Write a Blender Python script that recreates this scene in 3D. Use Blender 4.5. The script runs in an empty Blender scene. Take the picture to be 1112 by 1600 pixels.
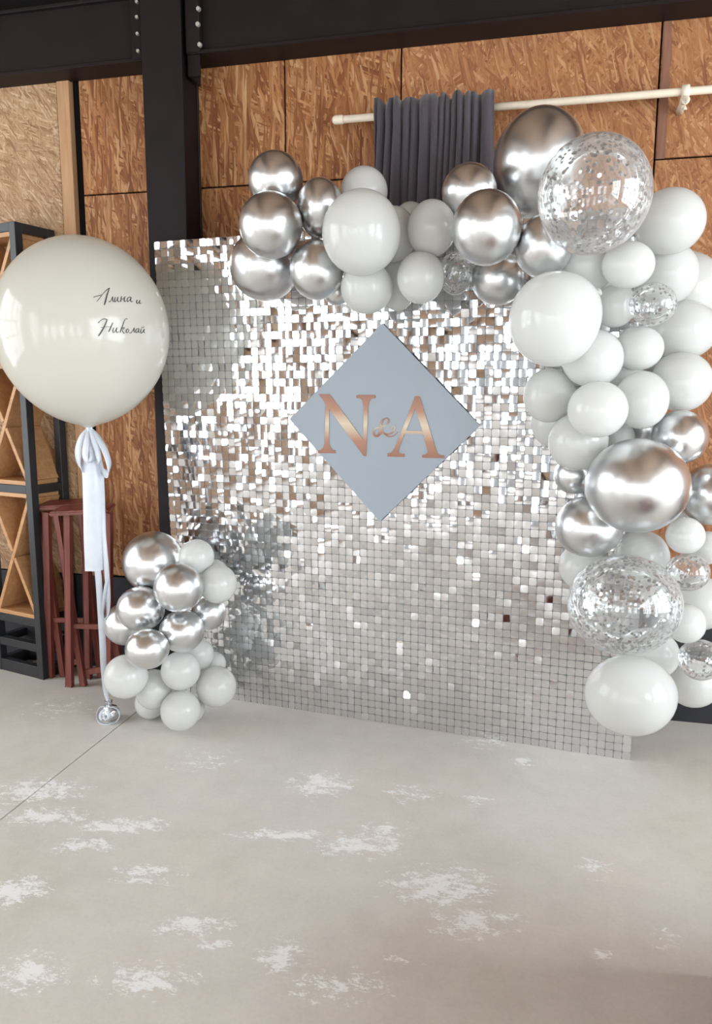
import bpy, bmesh, math, random
from mathutils import Vector, Matrix, noise

# ---------------------------------------------------------------- camera, light, exposure
scene = bpy.context.scene
COL = scene.collection
F_PX, PITCH, ROLL, YAW = 1186.4, 0.15607, 0.003016, 0.2332     # focal length in pixels of a 1112x1600 frame
CAM = Vector((0.0, 0.0, 1.395))
_f = Vector((-math.sin(YAW), math.cos(YAW), 0)); _r = Vector((math.cos(YAW), math.sin(YAW), 0)); _u = Vector((0, 0, 1))
FWD = math.cos(PITCH) * _f - math.sin(PITCH) * _u
_u2 = math.cos(PITCH) * _u + math.sin(PITCH) * _f
RIGHT = math.cos(ROLL) * _r + math.sin(ROLL) * _u2
UP = math.cos(ROLL) * _u2 - math.sin(ROLL) * _r
cd = bpy.data.cameras.new('camera'); cam = bpy.data.objects.new('camera', cd); COL.objects.link(cam)
cd.sensor_fit = 'VERTICAL'; cd.sensor_height = 36.0; cd.lens = F_PX / 1600 * 36.0
cd.clip_start = 0.05; cd.clip_end = 200
cam.matrix_world = Matrix(((RIGHT.x, UP.x, -FWD.x, CAM.x), (RIGHT.y, UP.y, -FWD.y, CAM.y),
                           (RIGHT.z, UP.z, -FWD.z, CAM.z), (0, 0, 0, 1)))
scene.camera = cam
scene.view_settings.view_transform = 'Standard'; scene.view_settings.look = 'None'
scene.view_settings.gamma = 1.0; scene.view_settings.use_curve_mapping = False
scene.view_settings.exposure = 0.44

world = bpy.data.worlds.new('world'); scene.world = world; world.use_nodes = True
bg = world.node_tree.nodes['Background']; bg.inputs[0].default_value = (0.86, 0.93, 1.0, 1); bg.inputs[1].default_value = 3.0

ROOM_X0, ROOM_X1, ROOM_Y0, WALL_Y, CEIL_Z = -4.4, 3.6, -5.0, 3.337, 3.42
# daylight: one area lamp outside each opening of the room (x0, x1, z0, z1 on its wall)
OPEN_FRONT = [(-4.0, -3.2, 0.15, 2.12), (-2.55, -1.75, 0.15, 2.12), (-1.2, -0.4, 0.15, 2.12), (0.55, 1.35, 0.15, 2.12), (2.0, 2.8, 0.15, 2.12)]
OPEN_LEFT = [(-4.2, -1.4, 0.15, 3.05), (0.0, 2.5, 0.40, 3.05)]
OPEN_RIGHT = [(-3.6, -0.9, 0.15, 3.05), (-0.2, 2.4, 0.30, 3.05)]
SKY_L = 4.4
def daylight(name, loc, rot, sx, sy, rad, colour):
    l = bpy.data.lights.new(name, 'AREA'); l.shape = 'RECTANGLE'; l.size = sx; l.size_y = sy
    l.energy = rad * math.pi * sx * sy; l.color = colour
    o = bpy.data.objects.new(name, l); COL.objects.link(o); o.location = loc; o.rotation_euler = rot
for x0, x1, z0, z1 in OPEN_FRONT:
    daylight('daylight_front', ((x0 + x1) / 2, ROOM_Y0 - 0.25, (z0 + z1) / 2), (math.pi / 2, 0, 0), x1 - x0, z1 - z0, SKY_L, (0.94, 0.985, 0.98))
for y0, y1, z0, z1 in OPEN_LEFT:
    daylight('daylight_left', (ROOM_X0 - 0.25, (y0 + y1) / 2, (z0 + z1) / 2), (math.pi / 2, 0, -math.pi / 2), y1 - y0, z1 - z0, SKY_L * 0.6, (0.94, 0.985, 0.98))
for y0, y1, z0, z1 in OPEN_RIGHT:
    daylight('daylight_right', (ROOM_X1 + 0.25, (y0 + y1) / 2, (z0 + z1) / 2), (math.pi / 2, 0, math.pi / 2), y1 - y0, z1 - z0, SKY_L * 1.5, (0.87, 0.96, 1.0))

# ---------------------------------------------------------------- helpers
random.seed(11)
def ray(px, py): return (FWD + RIGHT * ((px - 556) / F_PX) - UP * ((py - 800) / F_PX))
def at(px, py, y):
    d = ray(px, py); return CAM + d * ((y - CAM.y) / d.y)
def on_floor(px, py, z=0.0):
    d = ray(px, py); return CAM + d * ((z - CAM.z) / d.z)
def project(p):
    q = p - CAM; w = q.dot(FWD)
    return 556 + F_PX * q.dot(RIGHT) / w, 800 - F_PX * q.dot(UP) / w

def link(o, parent=None):
    COL.objects.link(o)
    if parent is not None: o.parent = parent
    return o
def empty(name, loc, rotz=0.0, label=None, cat=None, group=None):
    o = bpy.data.objects.new(name, None); o.location = loc; o.rotation_euler = (0, 0, rotz); o.empty_display_size = 0.1
    COL.objects.link(o); tag(o, label, cat, group); return o
def tag(o, label=None, cat=None, group=None, kind=None):
    if label: o['label'] = label
    if cat: o['category'] = cat
    if group: o['group'] = group
    if kind: o['kind'] = kind
    return o
def mesh_obj(name, verts, faces, mat, parent=None, smooth=False, loc=(0, 0, 0)):
    me = bpy.data.meshes.new(name); me.from_pydata([tuple(v) for v in verts], [], faces); me.update()
    if mat: me.materials.append(mat)
    if smooth: me.polygons.foreach_set('use_smooth', [True] * len(me.polygons))
    o = bpy.data.objects.new(name, me); o.location = loc
    return link(o, parent)
def bm_obj(name, bm, mat, parent=None, smooth=False, loc=(0, 0, 0)):
    me = bpy.data.meshes.new(name); bm.normal_update(); bm.to_mesh(me); bm.free()
    if mat: me.materials.append(mat)
    if smooth: me.polygons.foreach_set('use_smooth', [True] * len(me.polygons))
    o = bpy.data.objects.new(name, me); o.location = loc
    return link(o, parent)
def add_box(bm, lo, hi, bevel=0.0):
    g = bmesh.ops.create_cube(bm, size=1.0); vs = g['verts']
    c = [(a + b) / 2 for a, b in zip(lo, hi)]; s = [b - a for a, b in zip(lo, hi)]
    for v in vs: v.co = Vector((v.co.x * s[0] + c[0], v.co.y * s[1] + c[1], v.co.z * s[2] + c[2]))
    if bevel > 0:
        es = list({e for v in vs for e in v.link_edges})
        bmesh.ops.bevel(bm, geom=es, offset=bevel, segments=1, affect='EDGES')
    return bm
def box(name, lo, hi, mat, parent=None, bevel=0.0):
    return bm_obj(name, add_box(bmesh.new(), lo, hi, bevel), mat, parent)
def bar_mesh(bm, p0, p1, w, d, up=Vector((0, 1, 0)), bevel=0.003):
    """a straight square-cut bar from p0 to p1; w across, d along 'up'"""
    p0, p1 = Vector(p0), Vector(p1); z = (p1 - p0); L = z.length; z.normalize()
    x = up.cross(z).normalized(); y = z.cross(x)
    g = bmesh.ops.create_cube(bm, size=1.0); vs = g['verts']
    for v in vs:
        a, b, c = v.co
        v.co = (p0 + p1) / 2 + x * a * w + y * b * d + z * c * L
    if bevel:
        bmesh.ops.bevel(bm, geom=list({e for v in vs for e in v.link_edges}), offset=bevel, segments=1, affect='EDGES')
def bar(name, p0, p1, w, d, mat, parent=None, up=Vector((0, 1, 0)), bevel=0.003):
    bm = bmesh.new(); bar_mesh(bm, p0, p1, w, d, up, bevel); return bm_obj(name, bm, mat, parent)
def tube_mesh(bm, pts, r, seg=12, cap=True):
    pts = [Vector(p) for p in pts]; rings = []
    t0 = (pts[1] - pts[0]).normalized(); ref = Vector((0, 0, 1)) if abs(t0.z) < 0.9 else Vector((1, 0, 0))
    for i, p in enumerate(pts):
        t = (pts[min(i + 1, len(pts) - 1)] - pts[max(i - 1, 0)]).normalized()
        x = ref.cross(t).normalized(); y = t.cross(x)
        rr = r[i] if isinstance(r, (list, tuple)) else r
        rings.append([bm.verts.new(p + (x * math.cos(2 * math.pi * k / seg) + y * math.sin(2 * math.pi * k / seg)) * rr) for k in range(seg)])
    for a, b in zip(rings, rings[1:]):
        for k in range(seg): bm.faces.new((a[k], a[(k + 1) % seg], b[(k + 1) % seg], b[k]))
    if cap: bm.faces.new(rings[0][::-1]); bm.faces.new(rings[-1])
def tube(name, pts, r, mat, parent=None, seg=12):
    bm = bmesh.new(); tube_mesh(bm, pts, r, seg); return bm_obj(name, bm, mat, parent, smooth=True)
def catmull(pts, n=8):
    pts = [Vector(p) for p in pts]; out = []
    for i in range(len(pts) - 1):
        p0, p1, p2, p3 = pts[max(i - 1, 0)], pts[i], pts[i + 1], pts[min(i + 2, len(pts) - 1)]
        for k in range(n):
            t = k / n
            out.append(0.5 * ((2 * p1) + (p2 - p0) * t + (2 * p0 - 5 * p1 + 4 * p2 - p3) * t * t + (3 * p1 - p0 - 3 * p2 + p3) * t ** 3))
    out.append(pts[-1]); return out

# ---------------------------------------------------------------- materials
class NT:
    def __init__(s, name):
        s.m = bpy.data.materials.new(name); s.m.use_nodes = True; s.t = s.m.node_tree
        s.p = s.t.nodes['Principled BSDF']; s.out = s.t.nodes['Material Output']
    def n(s, typ, **kw):
        x = s.t.nodes.new(typ)
        for k, v in kw.items(): setattr(x, k, v)
        return x
    def l(s, a, b): s.t.links.new(a, b)
    def val(s, sock, v): sock.default_value = v
    def math(s, op, a, b=None, c=None, clamp=False):
        x = s.n('ShaderNodeMath', operation=op); x.use_clamp = clamp
        for i, v in enumerate((a, b, c)):
            if v is None: continue
            if isinstance(v, (int, float)): x.inputs[i].default_value = v
            else: s.l(v, x.inputs[i])
        return x.outputs[0]
    def ramp(s, fac, stops, interp='LINEAR'):
        x = s.n('ShaderNodeValToRGB'); x.color_ramp.interpolation = interp; e = x.color_ramp.elements
        while len(e) < len(stops): e.new(0.5)
        for i, (p, c) in enumerate(stops):
            e[i].position = p; e[i].color = (c[0], c[1], c[2], 1) if not isinstance(c, (int, float)) else (c, c, c, 1)
        s.l(fac, x.inputs[0]); return x.outputs[0]
    def mix(s, fac, a, b, typ='MIX'):
        x = s.n('ShaderNodeMix', data_type='RGBA', blend_type=typ)
        for sock, v in ((x.inputs[0], fac), (x.inputs[6], a), (x.inputs[7], b)):
            if isinstance(v, (int, float)): sock.default_value = v
            elif isinstance(v, tuple): sock.default_value = (*v[:3], 1)
            else: s.l(v, sock)
        return x.outputs[2]
    def noise(s, vec, scale, detail=4, rough=0.5, dist=0.0):
        x = s.n('ShaderNodeTexNoise'); x.inputs['Scale'].default_value = scale; x.inputs['Detail'].default_value = detail
        x.inputs['Roughness'].default_value = rough; x.inputs['Distortion'].default_value = dist
        if vec is not None: s.l(vec, x.inputs['Vector'])
        return x.outputs[0]
    def mapping(s, vec, loc=(0, 0, 0), rot=(0, 0, 0), scale=(1, 1, 1)):
        x = s.n('ShaderNodeMapping'); x.inputs[1].default_value = loc; x.inputs[2].default_value = rot; x.inputs[3].default_value = scale
        s.l(vec, x.inputs[0]); return x.outputs[0]
    def coord(s, which='Object'): return s.n('ShaderNodeTexCoord').outputs[which]
    def bump(s, h, strength=0.3, dist=0.01):
        x = s.n('ShaderNodeBump'); x.inputs['Strength'].default_value = strength; x.inputs['Distance'].default_value = dist
        s.l(h, x.inputs['Height']); s.l(x.outputs[0], s.p.inputs['Normal'])
    def base(s, c):
        if isinstance(c, tuple): s.p.inputs['Base Color'].default_value = (*c[:3], 1)
        else: s.l(c, s.p.inputs['Base Color'])
        return s
    def set(s, rough=None, metal=None, spec=None):
        if rough is not None: s.p.inputs['Roughness'].default_value = rough
        if metal is not None: s.p.inputs['Metallic'].default_value = metal
        if spec is not None: s.p.inputs['Specular IOR Level'].default_value = spec
        return s
def plain(name, c, rough=0.5, metal=0.0, spec=0.5, vary=0.06, vscale=30):
    t = NT(name); v = t.noise(t.coord(), vscale, 4)
    c0 = tuple(x * (1 - vary) for x in c); c1 = tuple(min(1, x * (1 + vary)) for x in c)
    t.base(t.ramp(v, [(0.3, c0), (0.7, c1)])); t.set(rough, metal, spec); return t.m

def osb_material(name, stops, lean, spread=1.0, size=1.0, shade=1.0):
    t = NT(name); co = t.coord()
    info = t.n('ShaderNodeObjectInfo')
    off = t.n('ShaderNodeVectorMath', operation='SCALE'); t.l(info.outputs['Location'], off.inputs[0]); off.inputs[3].default_value = 1.0
    wob = t.n('ShaderNodeTexNoise'); wob.inputs['Scale'].default_value = 9; t.l(co, wob.inputs['Vector'])
    w2 = t.n('ShaderNodeVectorMath', operation='SCALE'); t.l(wob.outputs['Color'], w2.inputs[0]); w2.inputs[3].default_value = 0.022
    v = t.n('ShaderNodeVectorMath', operation='ADD'); t.l(co, v.inputs[0]); t.l(w2.outputs[0], v.inputs[1])
    col = None; edge = None
    layers = [(lean, 7, 60, 0.0), (lean + 22, 8, 72, 3.1), (lean - 26, 7, 66, 7.7), (lean + 60, 9, 70, 12.3), (lean + 8, 9, 85, 21.0), (lean - 9, 6, 95, 33.0)]
    for i, (a, sl, sw, o) in enumerate(layers):
        a = lean + (a - lean) * spread; sl *= size; sw *= size ** 0.7
        m = t.mapping(v.outputs[0], (o, o * 0.3, o * 0.7), (0, math.radians(a), 0), (1, 1, 1))
        m = t.mapping(m, (0, 0, 0), (0, 0, 0), (sw, 6, sl))
        vo = t.n('ShaderNodeTexVoronoi', feature='F1'); vo.inputs['Scale'].default_value = 1.0; t.l(m, vo.inputs['Vector'])
        sep = t.n('ShaderNodeSeparateColor'); t.l(vo.outputs['Color'], sep.inputs[0])
        c = t.ramp(sep.outputs[0], stops)
        sh = t.math('MULTIPLY', t.math('SUBTRACT', 0.75, vo.outputs['Distance']), 1.3, clamp=True)
        if col is None: col, edge = c, sh
        else:
            k = t.math('GREATER_THAN', sep.outputs[1], 0.58)
            col = t.mix(k, col, c)
            e = t.n('ShaderNodeMix', data_type='FLOAT'); t.l(k, e.inputs[0]); t.l(edge, e.inputs[2]); t.l(sh, e.inputs[3]); edge = e.outputs[0]
    fine = t.noise(t.mapping(co, (0, 0, 0), (0, math.radians(lean), 0), (160, 40, 22)), 1.0, 5)
    big = t.noise(co, 2.3, 3)
    col = t.mix(0.35, col, t.ramp(fine, [(0.3, 0.35), (0.7, 1.0)]), 'MULTIPLY')
    col = t.mix(0.25 * shade, col, t.ramp(edge, [(0.1, 0.35), (0.5, 1.0)]), 'MULTIPLY')
    col = t.mix(0.35, col, t.ramp(big, [(0.3, 0.62), (0.7, 1.0)]), 'MULTIPLY')
    t.base(col).set(0.6, 0, 0.35); t.bump(edge, 0.35, 0.004); return t.m
OSB_RED = [(0.0, (0.23, 0.072, 0.022)), (0.4, (0.36, 0.138, 0.045)), (0.75, (0.47, 0.205, 0.075)), (1.0, (0.62, 0.34, 0.16))]
OSB_PALE = [(0.0, (0.34, 0.18, 0.092)), (0.3, (0.48, 0.285, 0.15)), (0.75, (0.56, 0.355, 0.20)), (1.0, (0.68, 0.48, 0.30))]
M_OSB = osb_material('osb_varnished', OSB_RED, 8)
M_OSB_R = osb_material('osb_varnished_light', [(0.0, (0.29, 0.105, 0.040)), (0.3, (0.40, 0.163, 0.064)), (0.75, (0.48, 0.212, 0.088)), (1.0, (0.60, 0.32, 0.155))], 30, 1.7, 1.45, 0.8)
M_OSB_PALE = osb_material('osb_raw', OSB_PALE, 55, 2.0, 1.7, 0.8)
M_OSB_CEIL = osb_material('osb_ceiling', [(0.0, (0.30, 0.17, 0.10)), (0.4, (0.44, 0.28, 0.18)), (1.0, (0.62, 0.45, 0.31))], 40)

M_STEEL = plain('black_painted_steel', (0.011, 0.006, 0.007), 0.55, 0.0, 0.22, 0.2, 8)
M_STEEL_WARM = M_STEEL
M_PLINTH = plain('black_painted_plinth', (0.020, 0.020, 0.026), 0.55, 0, 0.4, 0.25, 6)
M_BLACK = plain('gap_black', (0.008, 0.007, 0.007), 0.9, 0, 0.1)
M_BOLT = plain('galvanised_bolt', (0.62, 0.60, 0.56), 0.35, 0.6)
M_FRAME = plain('shelf_black_metal', (0.018, 0.019, 0.022), 0.45, 0.0, 0.5, 0.2, 20)
def wood(name, c0, c1, axis='z', rough=0.45, scale=1.0):
    t = NT(name); s = {'x': (3, 40, 40), 'y': (40, 3, 40), 'z': (40, 40, 3)}[axis]
    v = t.noise(t.mapping(t.coord(), scale=tuple(k * scale for k in s)), 1.0, 6, 0.6, 0.6)
    t.base(t.ramp(v, [(0.3, c0), (0.7, c1)])); t.set(rough); t.bump(v, 0.15, 0.002); return t.m
M_RACK = wood('rack_oak_board', (0.40, 0.20, 0.085), (0.56, 0.31, 0.145), 'x', 0.5)
M_STUD = wood('stud_pine', (0.36, 0.19, 0.09), (0.50, 0.29, 0.15), 'z', 0.6)
M_STOOL = wood('stool_mahogany', (0.135, 0.034, 0.026), (0.235, 0.066, 0.048), 'z', 0.38)
M_ROD = plain('rod_cream_paint', (0.80, 0.70, 0.56), 0.4, 0, 0.5, 0.05)
M_WHITE_L = None
def latex_white(name, c):
    t = NT(name); t.base(c).set(0.13, 0, 0.5)
    tl = t.n('ShaderNodeBsdfTranslucent'); tl.inputs[0].default_value = (min(1, c[0] * 1.14), min(1, c[1] * 1.14), min(1, c[2] * 1.14), 1)
    mx = t.n('ShaderNodeMixShader'); mx.inputs[0].default_value = 0.34; t.l(t.p.outputs[0], mx.inputs[1]); t.l(tl.outputs[0], mx.inputs[2]); t.l(mx.outputs[0], t.out.inputs[0])
    return t.m
M_WHITE = latex_white('white_latex', (0.76, 0.765, 0.75))
M_IVORY = latex_white('ivory_latex', (0.73, 0.715, 0.655))
def chrome():
    t = NT('silver_chrome_latex'); v = t.noise(t.coord(), 3.0, 2)
    t.base(t.ramp(v, [(0.2, (0.70, 0.71, 0.72)), (0.8, (0.755, 0.765, 0.775))])); t.set(0.30, 1.0); return t.m
M_CHROME = chrome()
def clear_latex():
    t = NT('clear_latex'); tr = t.n('ShaderNodeBsdfTransparent'); tr.inputs[0].default_value = (0.96, 0.97, 0.97, 1)
    gl = t.n('ShaderNodeBsdfGlossy'); gl.inputs['Roughness'].default_value = 0.06; gl.inputs[0].default_value = (1, 1, 1, 1)
    df = t.n('ShaderNodeBsdfDiffuse'); df.inputs[0].default_value = (0.85, 0.86, 0.86, 1)
    lw = t.n('ShaderNodeLayerWeight'); lw.inputs[0].default_value = 0.35
    m1 = t.n('ShaderNodeMixShader'); t.l(t.math('ADD', t.math('MULTIPLY', lw.outputs['Facing'], 0.16), 0.10), m1.inputs[0]); t.l(tr.outputs[0], m1.inputs[1]); t.l(df.outputs[0], m1.inputs[2])
    m2 = t.n('ShaderNodeMixShader'); t.l(t.math('ADD', t.math('MULTIPLY', lw.outputs['Fresnel'], 0.6), 0.03), m2.inputs[0]); t.l(m1.outputs[0], m2.inputs[1]); t.l(gl.outputs[0], m2.inputs[2])
    t.l(m2.outputs[0], t.out.inputs[0]); return t.m
M_CLEAR = clear_latex()
M_CONF = plain('silver_foil_confetti', (0.50, 0.50, 0.515), 0.14, 1.0)
M_TILE = plain('mirror_foil', (0.76, 0.76, 0.775), 0.07, 1.0, 0.5, 0.02, 5)
M_BACK = plain('panel_grid_grey', (0.38, 0.39, 0.41), 0.4, 0.0, 0.5)
M_SIGN = plain('sign_blue_grey_board', (0.33, 0.375, 0.43), 0.38, 0.0, 0.5, 0.015, 3)
def gold_ramp():
    # rose-gold colour ramp up the letters: copper at head and foot, pale gold across the middle of each letter
    t = NT('rose_gold_ramp'); g = t.n('ShaderNodeSeparateXYZ'); t.l(t.coord('Generated'), g.inputs[0])
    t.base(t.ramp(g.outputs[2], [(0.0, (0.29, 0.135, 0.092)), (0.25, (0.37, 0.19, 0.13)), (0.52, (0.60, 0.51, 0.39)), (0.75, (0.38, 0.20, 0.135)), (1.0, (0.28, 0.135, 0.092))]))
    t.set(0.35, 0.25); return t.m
M_GOLD = gold_ramp()
M_GOLD_EDGE = plain('letter_edge', (0.30, 0.27, 0.25), 0.5, 0.3)
M_SATIN = plain('white_satin', (0.62, 0.66, 0.73), 0.32, 0.0, 0.6, 0.03)
M_FOIL = plain('silver_foil_wrap', (0.75, 0.76, 0.78), 0.2, 0.9)
M_INK = plain('lettering_ink', (0.055, 0.055, 0.06), 0.6, 0)
def fabric(name, c):
    t = NT(name); co = t.coord(); v = t.noise(t.mapping(co, scale=(300, 300, 60)), 1.0, 3)
    t.base(t.ramp(v, [(0.3, tuple(x * 0.8 for x in c)), (0.7, c)])); t.set(0.8, 0, 0.2); t.p.inputs['Sheen Weight'].default_value = 0.3; return t.m
M_CURTAIN = fabric('charcoal_curtain', (0.082, 0.068, 0.080))

PATCHES = [(60,1235,80,20,1),(70,1275,80,15,1),(190,1290,85,15,1),(130,1320,60,13,.9),(25,1392,60,25,1),(230,1365,60,20,.8),(300,1445,70,22,.9),(335,1475,30,9,1.1),(45,1520,70,30,1),(230,1530,85,28,1),(440,1495,45,35,.9),(530,1540,90,30,.8),(500,1225,55,22,1),(440,1305,95,11,1),(560,1320,80,22,1),(690,1385,95,35,1),(740,1440,85,28,.9),(620,1500,22,9,1),(815,1190,24,10,1),(930,1352,35,22,.6),(940,1490,25,12,.7),(1040,1470,35,28,.5),(95,1105,75,20,.45),(320,1190,60,20,.5),(745,1250,30,14,.5),(640,1240,50,18,.6),(600,1300,45,20,.8),(760,1160,60,14,.5)]
def concrete():
    t = NT('worn_concrete'); geo = t.n('ShaderNodeNewGeometry').outputs['Position']
    n1 = t.noise(geo, 1.3, 6, 0.6); n2 = t.noise(geo, 9, 8, 0.65); n3 = t.noise(geo, 90, 4, 0.6)
    col = t.ramp(n1, [(0.3, (0.64, 0.60, 0.55)), (0.5, (0.70, 0.68, 0.64)), (0.7, (0.735, 0.685, 0.635))])
    col = t.mix(0.5, col, t.ramp(n2, [(0.3, 0.84), (0.65, 1.0)]), 'MULTIPLY')
    col = t.mix(0.35, col, t.ramp(n3, [(0.35, 0.86), (0.6, 1.0)]), 'MULTIPLY')
    n4 = t.noise(geo, 0.8, 3, 0.5, 0.5)
    col = t.mix(0.35, col, t.ramp(n4, [(0.35, (0.86, 0.90, 0.86)), (0.5, (1, 1, 1)), (0.65, (1.0, 0.93, 0.89))]), 'MULTIPLY')
    # flaked white paint, each patch at its own place on the floor
    acc = None
    for px, py, rx, ry, s in PATCHES:
        c = on_floor(px, py); a = on_floor(px + rx, py) - c; b = on_floor(px, py - ry) - c
        la, lb = a.length * 1.25, b.length * 1.25; ang = math.atan2(a.y, a.x)
        sub = t.n('ShaderNodeVectorMath', operation='SUBTRACT'); t.l(geo, sub.inputs[0]); sub.inputs[1].default_value = (c.x, c.y, 0)
        m = t.n('ShaderNodeMapping', vector_type='TEXTURE'); m.inputs[2].default_value = (0, 0, ang); m.inputs[3].default_value = (la, lb, 1); t.l(sub.outputs[0], m.inputs[0])
        ln = t.n('ShaderNodeVectorMath', operation='LENGTH'); t.l(m.outputs[0], ln.inputs[0])
        w = t.math('MULTIPLY', t.math('SUBTRACT', 1.0, ln.outputs['Value'], clamp=True), s)
        acc = w if acc is None else t.math('MAXIMUM', acc, w)
    st = t.mapping(geo, rot=(0, 0, math.radians(-18)), scale=(1, 1.7, 1))
    p1 = t.noise(st, 19, 12, 0.74, 0.3); p2 = t.noise(st, 95, 8, 0.8)
    mm = t.math('ADD', t.math('MULTIPLY', p1, 0.62), t.math('MULTIPLY', p2, 0.46))
    thr = t.math('SUBTRACT', 0.655, t.math('MULTIPLY', t.math('POWER', acc, 0.65), 0.19))
    patch = t.math('MULTIPLY', t.math('SUBTRACT', mm, thr), 22.0, clamp=True)
    col = t.mix(t.math('MULTIPLY', patch, 0.92), col, (0.90, 0.91, 0.915))
    t.base(col); t.set(0.5, 0, 0.4)
    t.l(t.ramp(n2, [(0.3, 0.62), (0.7, 0.42)]), t.p.inputs['Roughness'])
    t.bump(t.math('ADD', n2, t.math('MULTIPLY', patch, 0.4)), 0.12, 0.004); return t.m
M_CONCRETE = concrete()
M_PLASTER = plain('grey_plaster', (0.36, 0.365, 0.375), 0.8, 0, 0.3, 0.12, 2)

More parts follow.
